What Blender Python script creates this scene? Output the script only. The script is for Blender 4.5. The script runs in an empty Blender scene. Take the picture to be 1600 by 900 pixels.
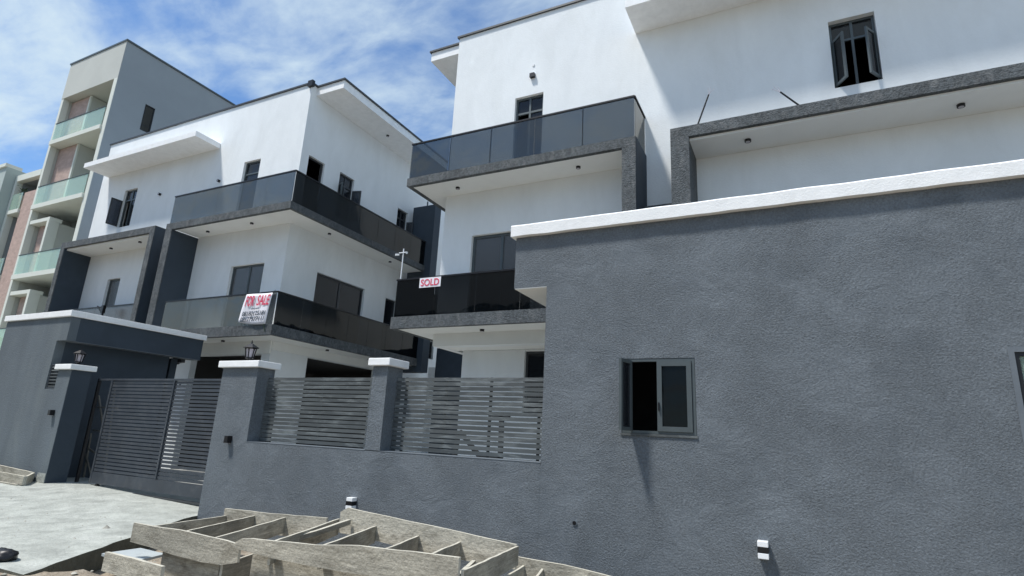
import bpy, bmesh, math, random
from mathutils import Vector, Matrix, noise
random.seed(7)
R = math.radians
scene = bpy.context.scene
COL = scene.collection

# ---------------------------------------------------------------- camera
CAM_H = 1.65
cam = bpy.data.cameras.new('camera')
camo = bpy.data.objects.new('camera', cam)
COL.objects.link(camo)
yaw, pitch, roll, fpx = -0.47074, 0.255146, 0.050534, 887.16
fw = Vector((math.sin(yaw)*math.cos(pitch), math.cos(yaw)*math.cos(pitch), math.sin(pitch)))
r0 = Vector((math.cos(yaw), -math.sin(yaw), 0)); u0 = r0.cross(fw)
rr = math.cos(roll)*r0 + math.sin(roll)*u0
uu = -math.sin(roll)*r0 + math.cos(roll)*u0
camo.matrix_world = Matrix(((rr.x, uu.x, -fw.x, 0), (rr.y, uu.y, -fw.y, 0), (rr.z, uu.z, -fw.z, CAM_H), (0, 0, 0, 1)))
cam.sensor_width = 36.0
cam.lens = fpx/1600*36.0
cam.clip_start = 0.05
cam.clip_end = 3000
scene.camera = camo

# ---------------------------------------------------------------- light
SUN_DIR = Vector((-0.90, -1.0, 2.75)).normalized()          # towards the sun
elev = math.asin(SUN_DIR.z)
azim = math.atan2(SUN_DIR.x, SUN_DIR.y)
world = bpy.data.worlds.new('World'); scene.world = world
world.use_nodes = True
nt = world.node_tree; nt.nodes.clear()
N = nt.nodes.new; L = nt.links.new
sky = N('ShaderNodeTexSky'); sky.sky_type = 'NISHITA'; sky.sun_disc = False
sky.sun_elevation = elev; sky.sun_rotation = azim
sky.air_density = 1.0; sky.dust_density = 0.4; sky.ozone_density = 2.0
tc = N('ShaderNodeTexCoord')
sep = N('ShaderNodeSeparateXYZ'); L(tc.outputs['Generated'], sep.inputs[0])
zz = N('ShaderNodeMath'); zz.operation = 'MAXIMUM'; L(sep.outputs['Z'], zz.inputs[0]); zz.inputs[1].default_value = 0.0
za = N('ShaderNodeMath'); za.operation = 'ADD'; L(zz.outputs[0], za.inputs[0]); za.inputs[1].default_value = 0.12
dx = N('ShaderNodeMath'); dx.operation = 'DIVIDE'; L(sep.outputs['X'], dx.inputs[0]); L(za.outputs[0], dx.inputs[1])
dy = N('ShaderNodeMath'); dy.operation = 'DIVIDE'; L(sep.outputs['Y'], dy.inputs[0]); L(za.outputs[0], dy.inputs[1])
cb = N('ShaderNodeCombineXYZ'); L(dx.outputs[0], cb.inputs[0]); L(dy.outputs[0], cb.inputs[1])
mp = N('ShaderNodeMapping'); L(cb.outputs[0], mp.inputs[0]); mp.inputs['Rotation'].default_value = (0, 0, R(-38)); mp.inputs['Scale'].default_value = (1.0, 1.9, 1); mp.inputs['Location'].default_value = (3.1, 1.7, 0)
n1 = N('ShaderNodeTexNoise'); n1.inputs['Scale'].default_value = 0.85; n1.inputs['Detail'].default_value = 9; n1.inputs['Roughness'].default_value = 0.56; n1.inputs['Distortion'].default_value = 0.5
L(mp.outputs[0], n1.inputs['Vector'])
n2 = N('ShaderNodeTexNoise'); n2.inputs['Scale'].default_value = 4.5; n2.inputs['Detail'].default_value = 8; n2.inputs['Roughness'].default_value = 0.6; n2.inputs['Distortion'].default_value = 0.3
L(mp.outputs[0], n2.inputs['Vector'])
mx = N('ShaderNodeMath'); mx.operation = 'MULTIPLY_ADD'; L(n2.outputs[0], mx.inputs[0]); mx.inputs[1].default_value = 0.42; L(n1.outputs[0], mx.inputs[2])
cr = N('ShaderNodeMapRange'); cr.interpolation_type = 'SMOOTHSTEP'; L(mx.outputs[0], cr.inputs[0])
cr.inputs[1].default_value = 0.53; cr.inputs[2].default_value = 0.90; cr.inputs[3].default_value = 0.0; cr.inputs[4].default_value = 0.95
skyg = N('ShaderNodeMix'); skyg.data_type = 'RGBA'; skyg.blend_type = 'MULTIPLY'; skyg.inputs[0].default_value = 1.0
L(sky.outputs[0], skyg.inputs[6]); skyg.inputs[7].default_value = (0.80, 1.02, 1.22, 1)
mixc = N('ShaderNodeMix'); mixc.data_type = 'RGBA'; L(cr.outputs[0], mixc.inputs[0]); L(skyg.outputs[2], mixc.inputs[6])
mixc.inputs[7].default_value = (5.0, 6.0, 6.6, 1)
bg = N('ShaderNodeBackground'); bg.inputs['Strength'].default_value = 0.122; L(mixc.outputs[2], bg.inputs[0])
wo = N('ShaderNodeOutputWorld'); L(bg.outputs[0], wo.inputs[0])

sun = bpy.data.lights.new('sun', 'SUN'); sun.energy = 4.1; sun.angle = R(5.5); sun.color = (1.0, 0.965, 0.91)
suno = bpy.data.objects.new('sun', sun); COL.objects.link(suno)
suno.rotation_euler = SUN_DIR.to_track_quat('Z', 'Y').to_euler()
suno.location = (0, 0, 40)
scene.view_settings.view_transform = 'Standard'
scene.view_settings.look = 'None'
scene.view_settings.exposure = 0.22
scene.view_settings.gamma = 1.0

# ---------------------------------------------------------------- materials
def pmat(name, base, rough=0.8, metal=0.0, var=0.0, var_scale=1.0, bump=0.0, bump_scale=20.0, bump_dist=0.01,
         dirt=None, dirt_amt=0.0, dirt_scale=2.0, stretch=(1, 1, 1), spec=0.5, fine=0.0, fine_scale=200.0, objrand=0.0, grain=0.0, bump_mod=0.0, bump_det=4, bump_ro=0.55, bump2=0.0, bump2_scale=3.0):
    m = bpy.data.materials.new(name); m.use_nodes = True
    t = m.node_tree; n = t.nodes; l = t.links
    b = n['Principled BSDF']
    b.inputs['Roughness'].default_value = rough; b.inputs['Metallic'].default_value = metal
    b.inputs['Specular IOR Level'].default_value = spec
    g = n.new('ShaderNodeNewGeometry')
    mpn = n.new('ShaderNodeMapping'); l.new(g.outputs['Position'], mpn.inputs[0]); mpn.inputs['Scale'].default_value = stretch
    col = None
    rgb = n.new('ShaderNodeRGB'); rgb.outputs[0].default_value = (*base, 1); col = rgb.outputs[0]
    def noise_node(sc, det=5, ro=0.6, vec=None, dist=0.0):
        q = n.new('ShaderNodeTexNoise'); q.inputs['Scale'].default_value = sc; q.inputs['Detail'].default_value = det
        q.inputs['Roughness'].default_value = ro; q.inputs['Distortion'].default_value = dist
        l.new(vec or mpn.outputs[0], q.inputs['Vector']); return q
    def mapr(src, a, b_, c, d):
        q = n.new('ShaderNodeMapRange'); l.new(src, q.inputs[0])
        for i, v in enumerate((a, b_, c, d)): q.inputs[i+1].default_value = v
        return q
    if var > 0:
        q = noise_node(var_scale, 6, 0.62, dist=0.4); r = mapr(q.outputs[0], 0.3, 0.7, 1-var, 1+var)
        h = n.new('ShaderNodeMix'); h.data_type = 'RGBA'; h.blend_type = 'MULTIPLY'; h.inputs[0].default_value = 1
        l.new(col, h.inputs[6]); l.new(r.outputs[0], h.inputs[7]); col = h.outputs[2]
    if fine > 0:
        q = noise_node(fine_scale, 3, 0.6, g.outputs['Position']); r = mapr(q.outputs[0], 0.3, 0.7, 1-fine, 1+fine)
        h = n.new('ShaderNodeMix'); h.data_type = 'RGBA'; h.blend_type = 'MULTIPLY'; h.inputs[0].default_value = 1
        l.new(col, h.inputs[6]); l.new(r.outputs[0], h.inputs[7]); col = h.outputs[2]
    if grain > 0:
        gm = n.new('ShaderNodeMapping'); l.new(g.outputs['Position'], gm.inputs[0]); gm.inputs['Scale'].default_value = (0.8, 0.8, 16)
        q = noise_node(5, 6, 0.7, gm.outputs[0], 0.3); r = mapr(q.outputs[0], 0.3, 0.7, 1-grain, 1+grain)
        h = n.new('ShaderNodeMix'); h.data_type = 'RGBA'; h.blend_type = 'MULTIPLY'; h.inputs[0].default_value = 1
        l.new(col, h.inputs[6]); l.new(r.outputs[0], h.inputs[7]); col = h.outputs[2]
    if objrand > 0:
        oi = n.new('ShaderNodeObjectInfo'); r = mapr(oi.outputs['Random'], 0, 1, 1-objrand, 1+objrand)
        h = n.new('ShaderNodeMix'); h.data_type = 'RGBA'; h.blend_type = 'MULTIPLY'; h.inputs[0].default_value = 1
        l.new(col, h.inputs[6]); l.new(r.outputs[0], h.inputs[7]); col = h.outputs[2]
    if dirt is not None:
        q = noise_node(dirt_scale, 8, 0.68, dist=0.6); r = mapr(q.outputs[0], 0.5, 0.72, 0, dirt_amt)
        h = n.new('ShaderNodeMix'); h.data_type = 'RGBA'; l.new(r.outputs[0], h.inputs[0])
        l.new(col, h.inputs[6]); h.inputs[7].default_value = (*dirt, 1); col = h.outputs[2]
    l.new(col, b.inputs['Base Color'])
    last = None
    if bump > 0:
        q = noise_node(bump_scale, bump_det, bump_ro, g.outputs['Position'])
        if bump_mod > 0:
            qa = noise_node(1.7, 5, 0.65, g.outputs['Position'], 0.5); qr = mapr(qa.outputs[0], 0.35, 0.65, 0.35, 1.25)
            qm = n.new('ShaderNodeMath'); qm.operation = 'MULTIPLY'; l.new(q.outputs[0], qm.inputs[0]); l.new(qr.outputs[0], qm.inputs[1]); q = qm
        bn = n.new('ShaderNodeBump'); bn.inputs['Strength'].default_value = bump; bn.inputs['Distance'].default_value = bump_dist
        l.new(q.outputs[0], bn.inputs['Height']); last = bn.outputs[0]
        if bump2 > 0:
            q2 = noise_node(bump2_scale, 3, 0.5)
            b2 = n.new('ShaderNodeBump'); b2.inputs['Strength'].default_value = bump2; b2.inputs['Distance'].default_value = 0.03
            l.new(q2.outputs[0], b2.inputs['Height']); l.new(last, b2.inputs['Normal']); last = b2.outputs[0]
        l.new(last, b.inputs['Normal'])
    return m

def glass_mat(name, tint, transp, rough=0.03, ior=1.5, wob=0.02, gcol=(1, 1, 1)):
    """tinted pane: part see-through, part body colour, with a Fresnel mirror coat"""
    m = bpy.data.materials.new(name); m.use_nodes = True
    t = m.node_tree; n = t.nodes; l = t.links; n.clear()
    out = n.new('ShaderNodeOutputMaterial')
    tr = n.new('ShaderNodeBsdfTransparent'); tr.inputs[0].default_value = (*transp, 1)
    df = n.new('ShaderNodeBsdfDiffuse'); df.inputs[0].default_value = (*tint, 1)
    ad = n.new('ShaderNodeAddShader'); l.new(tr.outputs[0], ad.inputs[0]); l.new(df.outputs[0], ad.inputs[1])
    gl = n.new('ShaderNodeBsdfGlossy'); gl.inputs['Roughness'].default_value = rough; gl.inputs[0].default_value = (*gcol, 1)
    fr = n.new('ShaderNodeFresnel'); g = n.new('ShaderNodeNewGeometry')
    im = n.new('ShaderNodeMapRange'); l.new(g.outputs['Backfacing'], im.inputs[0]); im.inputs[3].default_value = ior; im.inputs[4].default_value = 1/ior
    l.new(im.outputs[0], fr.inputs[0])       # same mirror strength on both faces of a thin pane
    q = n.new('ShaderNodeTexNoise'); q.inputs['Scale'].default_value = 1.3; l.new(g.outputs['Position'], q.inputs['Vector'])
    bn = n.new('ShaderNodeBump'); bn.inputs['Strength'].default_value = wob; bn.inputs['Distance'].default_value = 0.5
    l.new(q.outputs[0], bn.inputs['Height']); l.new(bn.outputs[0], gl.inputs['Normal'])
    mx = n.new('ShaderNodeMixShader'); l.new(fr.outputs[0], mx.inputs[0]); l.new(ad.outputs[0], mx.inputs[1]); l.new(gl.outputs[0], mx.inputs[2])
    l.new(mx.outputs[0], out.inputs[0])
    return m

M = {}
M['white'] = pmat('white_render', (0.785, 0.815, 0.825), 0.9, var=0.05, var_scale=1.1, bump=0.35, bump_scale=28, bump_dist=0.012,
                  dirt=(0.66, 0.68, 0.67), dirt_amt=0.35, dirt_scale=0.9, stretch=(1, 1, 0.4), bump2=0.6, bump2_scale=2.6, spec=0.2)
M['soffit'] = pmat('soffit_paint', (0.83, 0.84, 0.82), 0.9, var=0.03, var_scale=1.5, bump=0.1, bump_scale=20, spec=0.2)
M['coping'] = pmat('coping_paint', (0.86, 0.87, 0.87), 0.75, var=0.06, var_scale=5, bump=0.4, bump_scale=45, bump_dist=0.01, spec=0.25)
M['band'] = pmat('dark_grey_band_paint', (0.088, 0.098, 0.104), 0.8, var=0.25, var_scale=2.2, bump=1.0, bump_scale=30, bump_dist=0.03,
                 dirt=(0.20, 0.205, 0.205), dirt_amt=0.7, dirt_scale=6, stretch=(1, 1, 0.6), spec=0.3, fine=0.35, fine_scale=22)
M['street'] = pmat('rough_grey_wall_paint', (0.152, 0.173, 0.193), 0.85, var=0.12, var_scale=0.7, bump=1.0, bump_scale=50, bump_dist=0.028, bump_mod=1.0, bump_det=8, bump_ro=0.68,
                   dirt=(0.122, 0.142, 0.162), dirt_amt=0.8, dirt_scale=1.6, fine=0.22, fine_scale=38, spec=0.2, bump2=0.12, bump2_scale=1.2)
M['smooth_grey'] = pmat('smooth_grey_wall_paint', (0.135, 0.156, 0.178), 0.8, var=0.10, var_scale=1.5, bump=0.2, bump_scale=30, spec=0.35)
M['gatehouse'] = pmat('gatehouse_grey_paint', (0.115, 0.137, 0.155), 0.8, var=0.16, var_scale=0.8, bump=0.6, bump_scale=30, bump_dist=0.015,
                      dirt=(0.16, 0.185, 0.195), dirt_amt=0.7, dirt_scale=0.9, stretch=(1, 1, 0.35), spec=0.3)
M['navy'] = pmat('dark_slate_and_shade', (0.045, 0.060, 0.078), 0.7, var=0.12, var_scale=1.5, bump=0.3, bump_scale=30, spec=0.3)  # dark slate walls, and the shade painted onto fins and side faces
M['metal'] = pmat('dark_grey_gate_metal', (0.048, 0.057, 0.070), 0.5, metal=0.1, var=0.15, var_scale=2.0, dirt=(0.16, 0.16, 0.16), dirt_amt=0.3, dirt_scale=4, bump=0.05, bump_scale=60)
M['slat'] = pmat('dusty_grey_slat_metal', (0.070, 0.081, 0.085), 0.7, metal=0.0, var=0.25, var_scale=1.4, dirt=(0.34, 0.375, 0.38), dirt_amt=0.42, dirt_scale=3.2, stretch=(0.6, 1, 3), bump=0.05, bump_scale=60)
M['frame'] = pmat('grey_window_aluminium', (0.080, 0.098, 0.104), 0.45, metal=0.2, var=0.08, var_scale=6)
M['frame_dark'] = pmat('dark_window_aluminium', (0.05, 0.055, 0.06), 0.45, metal=0.2, var=0.1, var_scale=6)
M['black'] = pmat('black_metal', (0.012, 0.012, 0.014), 0.4, metal=0.3, var=0.1, var_scale=8)
M['lampwhite'] = pmat('white_lamp_enamel', (0.82, 0.84, 0.86), 0.3, var=0.03, var_scale=20)
M['lampglass'] = pmat('frosted_lamp_glass', (0.42, 0.40, 0.44), 0.3, var=0.2, var_scale=20)
M['interior'] = pmat('shade_dark_interior', (0.06, 0.058, 0.055), 0.95, var=0.1, var_scale=1)  # plaster coloured near black to stand in for the dark of unlit rooms
M['curtain'] = pmat('interior_ceiling_paint', (0.5, 0.5, 0.48), 0.9, var=0.05, var_scale=1)
M['glass_dark'] = glass_mat('dark_balustrade_glass', (0.002, 0.003, 0.004), (0.12, 0.13, 0.14), ior=1.42, gcol=(1.0, 0.98, 0.93))
M['glass_smoked'] = glass_mat('smoked_balustrade_glass', (0.009, 0.010, 0.011), (0.30, 0.32, 0.335), ior=1.8, gcol=(1.0, 0.92, 0.80))
M['glass_pane'] = glass_mat('tinted_window_glass', (0.012, 0.014, 0.017), (0.25, 0.26, 0.28), ior=1.38)
M['glass_mesh'] = glass_mat('fly_screened_glass', (0.075, 0.078, 0.08), (0.2, 0.2, 0.2), rough=0.25)
M['glass_clear'] = glass_mat('pale_green_glass', (0.14, 0.17, 0.15), (0.74, 0.81, 0.77), ior=1.22, gcol=(.95, 1, .92))
M['glass_black'] = glass_mat('unlit_window_glass', (0.004, 0.005, 0.006), (0.15, 0.15, 0.16), ior=1.22)
M['concrete'] = pmat('driveway_concrete', (0.34, 0.355, 0.325), 0.9, var=0.26, var_scale=2.6, bump=0.8, bump_scale=14, bump_dist=0.03,
                     dirt=(0.47, 0.485, 0.45), dirt_amt=0.85, dirt_scale=2.2, stretch=(1, 0.85, 1), fine=0.06, fine_scale=40)
M['concrete_dark'] = pmat('dark_concrete_edge', (0.10, 0.10, 0.08), 0.95, var=0.3, var_scale=4, bump=0.8, bump_scale=20, bump_dist=0.02)  # darker tone for the drive's vertical edges
M['paving'] = pmat('yard_paving', (0.33, 0.335, 0.32), 0.9, var=0.1, var_scale=2, bump=0.2)
M['dirt'] = pmat('sandy_dirt', (0.27, 0.225, 0.17), 0.97, var=0.35, var_scale=3.0, bump=1.0, bump_scale=14, bump_dist=0.05, dirt=(0.40, 0.37, 0.31), dirt_amt=0.8, dirt_scale=5, fine=0.25, fine_scale=60)
M['wood'] = pmat('cement_stained_board', (0.345, 0.325, 0.27), 0.9, var=0.30, var_scale=2.6, grain=0.35, bump=0.8, bump_scale=30, bump_dist=0.012, objrand=0.34,
                 dirt=(0.13, 0.115, 0.085), dirt_amt=0.8, dirt_scale=3.6, stretch=(0.7, 0.7, 2.0), fine=0.14, fine_scale=45)
M['wood_edge'] = pmat('pale_board_edge', (0.50, 0.475, 0.40), 0.9, var=0.2, var_scale=6, bump=0.6, bump_scale=60)  # paler tone for board tops and ends
M['beige'] = pmat('beige_render', (0.50, 0.51, 0.475), 0.9, var=0.05, var_scale=0.5, bump=0.2, bump_scale=8, spec=0.2)
M['trim'] = pmat('cream_trim_render', (0.66, 0.68, 0.62), 0.9, var=0.04, var_scale=0.5, spec=0.2)
M['slate'] = pmat('slate_blue_render', (0.31, 0.345, 0.37), 0.9, var=0.06, var_scale=0.4, bump=0.2, bump_scale=8, spec=0.2)
M['pink'] = pmat('pink_stone_cladding', (0.44, 0.32, 0.275), 0.85, var=0.18, var_scale=3, stretch=(1, 1, 2), bump=0.3, bump_scale=10)
M['sage'] = pmat('pale_green_render', (0.40, 0.46, 0.44), 0.9, var=0.06, var_scale=0.4)
M['banner'] = pmat('white_banner_vinyl', (0.84, 0.82, 0.86), 0.45, var=0.03, var_scale=8)
M['red'] = pmat('red_print', (0.72, 0.045, 0.11), 0.5, var=0.05, var_scale=20)
M['ink'] = pmat('dark_print', (0.03, 0.05, 0.07), 0.5, var=0.05, var_scale=20)
M['stone'] = pmat('rubble_stone', (0.40, 0.38, 0.33), 0.95, var=0.3, var_scale=15, bump=0.5, bump_scale=50)
M['leaf'] = pmat('dark_leaf', (0.05, 0.09, 0.035), 0.7, var=0.3, var_scale=10)
M['timber'] = pmat('raw_brown_timber', (0.17, 0.16, 0.14), 0.85, var=0.25, var_scale=6, bump=0.4, bump_scale=40)
M['pvc'] = pmat('white_sheet_panel', (0.42, 0.46, 0.47), 0.5, var=0.08, var_scale=5)

# ---------------------------------------------------------------- mesh helpers
class MB:
    def __init__(s): s.v = []; s.f = []; s.mi = []
    def add(s, vs, fs, mi=0):
        o = len(s.v); s.v += [tuple(p) for p in vs]; s.f += [tuple(o+i for i in f) for f in fs]; s.mi += [mi]*len(fs); return s
    def box(s, x0, x1, y0, y1, z0, z1, mi=0):
        return s.add([(x0,y0,z0),(x1,y0,z0),(x1,y1,z0),(x0,y1,z0),(x0,y0,z1),(x1,y0,z1),(x1,y1,z1),(x0,y1,z1)],
                     [(0,3,2,1),(4,5,6,7),(0,1,5,4),(1,2,6,5),(2,3,7,6),(3,0,4,7)], mi)
    def bar(s, p, q, w, d=None, up=(0,0,1), mi=0):
        d = d or w; p = Vector(p); q = Vector(q); t = (q-p).normalized(); u = Vector(up)
        if abs(t.dot(u)) > 0.98: u = Vector((0,1,0))
        a = t.cross(u).normalized()*w/2; b = a.cross(t).normalized()*d/2
        vs = [p-a-b, p+a-b, p+a+b, p-a+b, q-a-b, q+a-b, q+a+b, q-a+b]
        return s.add(vs, [(0,3,2,1),(4,5,6,7),(0,1,5,4),(1,2,6,5),(2,3,7,6),(3,0,4,7)], mi)
    def cyl(s, p, q, r0, r1=None, n=12, mi=0):
        r1 = r0 if r1 is None else r1; p = Vector(p); q = Vector(q); t = (q-p).normalized()
        u = Vector((0,0,1)) if abs(t.z) < 0.9 else Vector((1,0,0)); a = t.cross(u).normalized(); b = t.cross(a)
        vs = [p+(a*math.cos(k*2*math.pi/n)+b*math.sin(k*2*math.pi/n))*r0 for k in range(n)] + \
             [q+(a*math.cos(k*2*math.pi/n)+b*math.sin(k*2*math.pi/n))*r1 for k in range(n)]
        fs = [(k, (k+1) % n, n+(k+1) % n, n+k) for k in range(n)] + [tuple(range(n-1, -1, -1)), tuple(range(n, 2*n))]
        return s.add(vs, fs, mi)
    def wall(s, ax, a0, a1, z0, z1, p0, p1, holes=(), mi=0):
        """wall along ax ('x' or 'y') from a0 to a1, thickness p0..p1 on the other axis, rectangular holes (a,b,z,z)"""
        A = sorted({a0, a1, *[min(max(h[i], a0), a1) for h in holes for i in (0, 1)]})
        Z = sorted({z0, z1, *[min(max(h[i], z0), z1) for h in holes for i in (2, 3)]})
        def solid(i, j):
            if i < 0 or j < 0 or i >= len(A)-1 or j >= len(Z)-1: return False
            ca = (A[i]+A[i+1])/2; cz = (Z[j]+Z[j+1])/2
            return not any(h[0] < ca < h[1] and h[2] < cz < h[3] for h in holes)
        P = (lambda a, p, z: (a, p, z)) if ax == 'x' else (lambda a, p, z: (p, a, z))
        for i in range(len(A)-1):
            for j in range(len(Z)-1):
                if not solid(i, j): continue
                a, b, c, d = A[i], A[i+1], Z[j], Z[j+1]
                vs = [P(a,p0,c),P(b,p0,c),P(b,p0,d),P(a,p0,d),P(a,p1,c),P(b,p1,c),P(b,p1,d),P(a,p1,d)]
                fs = [(0,1,2,3),(5,4,7,6)]
                if not solid(i-1, j): fs.append((4,0,3,7))
                if not solid(i+1, j): fs.append((1,5,6,2))
                if not solid(i, j-1): fs.append((4,5,1,0))
                if not solid(i, j+1): fs.append((3,2,6,7))
                s.add(vs, fs, mi)
        return s
    def board(s, pts, th, wob=0.0035, seg=0.17, mi=0, mi_edge=None):
        """a standing board: pts = [(x, y, ztop, zbottom), ...] along its length, wobbly sawn edges"""
        P = []
        for (a, b) in zip(pts[:-1], pts[1:]):
            n = max(1, int((Vector(b[:2])-Vector(a[:2])).length/seg))
            for k in range(n): P.append([a[i]+(b[i]-a[i])*k/n for i in range(4)])
        P.append(list(pts[-1]))
        d = Vector((pts[-1][0]-pts[0][0], pts[-1][1]-pts[0][1], 0)).normalized(); nn = Vector((-d.y, d.x, 0))*th/2
        vs = []
        for (x, y, zt, zb) in P:
            j = random.uniform(-wob, wob); k = random.uniform(-wob, wob); o = nn*random.uniform(-.12, .12)
            vs += [(x-nn.x+o.x, y-nn.y+o.y, zb+k), (x+nn.x+o.x, y+nn.y+o.y, zb+k), (x+nn.x+o.x, y+nn.y+o.y, zt+j), (x-nn.x+o.x, y-nn.y+o.y, zt+j)]
        me = mi if mi_edge is None else mi_edge
        for k in range(len(P)-1):
            o = 4*k
            s.add([vs[o+i] for i in range(8)], [(0,4,7,3),(5,1,2,6),(4,0,1,5)], mi)
            s.add([vs[o+i] for i in range(8)], [(3,7,6,2)], me)
        s.add(vs[:4], [(0,3,2,1)], me); s.add(vs[-4:], [(0,1,2,3)], me)
        return s

OFF = {}
def build(name, mb, mats, parent=None, kind=None, smooth=False, merge=False):
    mats = mats if isinstance(mats, (list, tuple)) else [mats]
    off = Vector(OFF.get(parent.name, (0, 0, 0))) if parent else Vector((0, 0, 0))
    me = bpy.data.meshes.new(name)
    me.from_pydata([tuple(Vector(p)-off) for p in mb.v], [], mb.f)
    for m in mats: me.materials.append(M[m] if isinstance(m, str) else m)
    me.polygons.foreach_set('material_index', mb.mi)
    if merge:
        bm = bmesh.new(); bm.from_mesh(me); bmesh.ops.remove_doubles(bm, verts=bm.verts, dist=1e-4); bmesh.ops.recalc_face_normals(bm, faces=bm.faces); bm.to_mesh(me); bm.free()
    if smooth: me.polygons.foreach_set('use_smooth', [True]*len(me.polygons))
    me.update()
    o = bpy.data.objects.new(name, me); COL.objects.link(o)
    if parent: o.parent = parent
    OFF[o.name] = tuple(off)
    if kind: o['kind'] = kind
    return o
def bevel(o, w=0.01, seg=2):
    b = o.modifiers.new('bevel', 'BEVEL'); b.width = w; b.segments = seg; b.limit_method = 'ANGLE'; b.angle_limit = R(40); return o
def thing(name, label, cat, loc, group=None):
    o = bpy.data.objects.new(name, None); COL.objects.link(o); o.location = loc; o.empty_display_size = 0.3
    o['label'] = label; o['category'] = cat
    if group: o['group'] = group
    OFF[o.name] = tuple(loc); return o
def tag(o, label, cat, group=None):
    o['label'] = label; o['category'] = cat
    if group: o['group'] = group
    return o
def inst(name, mesh, parent, loc):
    """another piece sharing a mesh, placed by location"""
    o = bpy.data.objects.new(name, mesh); COL.objects.link(o)
    if parent:
        o.parent = parent; off = OFF[parent.name]; o.location = tuple(loc[i]-off[i] for i in range(3))
    else: o.location = loc
    return o
def text_part(name, txt, mat, parent, centre, width, height, tilt=None, depth=0.004):
    """flat lettering facing -Y, scaled to width x height; centre = world point"""
    c = bpy.data.curves.new('lettering', 'FONT'); c.body = txt; c.align_x = 'CENTER'; c.align_y = 'CENTER'; c.extrude = 0.002; c.offset = 0.012
    t = bpy.data.objects.new('lettering', c); COL.objects.link(t)
    dg = bpy.context.evaluated_depsgraph_get(); me = bpy.data.meshes.new_from_object(t.evaluated_get(dg))
    bpy.data.objects.remove(t); bpy.data.curves.remove(c)
    xs = [v.co.x for v in me.vertices]; ys = [v.co.y for v in me.vertices]
    sx = width/(max(xs)-min(xs)); sy = height/(max(ys)-min(ys)); cx = (max(xs)+min(xs))/2; cy = (max(ys)+min(ys))/2
    off = OFF[parent.name]
    for v in me.vertices:
        x = (v.co.x-cx)*sx; z = (v.co.y-cy)*sy; y = -v.co.z
        if tilt: x, z = x+tilt[0]*z, z+tilt[1]*x
        v.co = (x+centre[0]-off[0], y+centre[1]-off[1], z+centre[2]-off[2])
    me.materials.clear(); me.materials.append(M[mat])
    o = bpy.data.objects.new(name, me); COL.objects.link(o); o.parent = parent; OFF[o.name] = off; return o

def frame_mb(ax, a0, a1, z0, z1, p0, p1, w=0.06, mull=(), trans=()):
    mb = MB()
    b = (lambda a, c, z, d: mb.box(a, c, p0, p1, z, d)) if ax == 'x' else (lambda a, c, z, d: mb.box(p0, p1, a, c, z, d))
    b(a0, a1, z0, z0+w); b(a0, a1, z1-w, z1); b(a0, a0+w, z0+w, z1-w); b(a1-w, a1, z0+w, z1-w)
    for m_ in mull: b(m_-w/2, m_+w/2, z0+w, z1-w)
    for t_ in trans:
        xs = [a0+w] + [v for m_ in sorted(mull) for v in (m_-w/2, m_+w/2)] + [a1-w]
        for i in range(0, len(xs), 2): b(xs[i], xs[i+1], t_-w/2, t_+w/2)
    return mb
def window(parent, ax, a0, a1, z0, z1, face, sgn=1, mull=(), trans=(), pane=True, panes=None, fm='frame', glass='glass_pane', name='window', w=0.055, rec=0.09, label=None):
    """aluminium window set back rec behind the wall face; sgn = direction into the wall"""
    e = 0.003
    p0 = face+sgn*rec; p1 = face+sgn*(rec+0.06); lo, hi = min(p0, p1), max(p0, p1)
    o = build(name, frame_mb(ax, a0+e, a1-e, z0+e, z1-e, lo, hi, w, mull, trans), fm, parent)
    if label: o['label'] = label
    if pane:
        mid = (lo+hi)/2
        for (q0, q1, q2, q3) in (panes or [(a0+w, a1-w, z0+w, z1-w)]):
            g = MB()
            if ax == 'x': g.box(q0-.005, q1+.005, mid-.004, mid+.004, q2-.005, q3+.005)
            else: g.box(mid-.004, mid+.004, q0-.005, q1+.005, q2-.005, q3+.005)
            build('pane', g, glass, o)
    return o
def sash(parent, hinge, ang, width, z0, z1, fm='frame', glass='glass_pane', w=0.05):
    """open casement leaf: hinge (x,y), swings along direction ang (radians, world xy)"""
    d = Vector((math.cos(ang), math.sin(ang), 0)); h = Vector((hinge[0], hinge[1], 0)); mb = MB()
    def P(t, z): return h+d*t+Vector((0, 0, z))
    mb.bar(P(0, z0+w/2), P(width, z0+w/2), 0.035, w); mb.bar(P(0, z1-w/2), P(width, z1-w/2), 0.035, w)
    n = d.cross(Vector((0, 0, 1)))
    mb.bar(P(w/2, z0+w), P(w/2, z1-w), 0.035, w, up=d); mb.bar(P(width-w/2, z0+w), P(width-w/2, z1-w), 0.035, w, up=d)
    # pane
    a = P(w, z0+w); b = P(width-w, z0+w); c = P(width-w, z1-w); e = P(w, z1-w); k = n*0.004
    mb.add([a-k, b-k, c-k, e-k, a+k, b+k, c+k, e+k], [(0,1,2,3),(7,6,5,4)], 1)
    return build('sash', mb, [fm, glass], parent)

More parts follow.
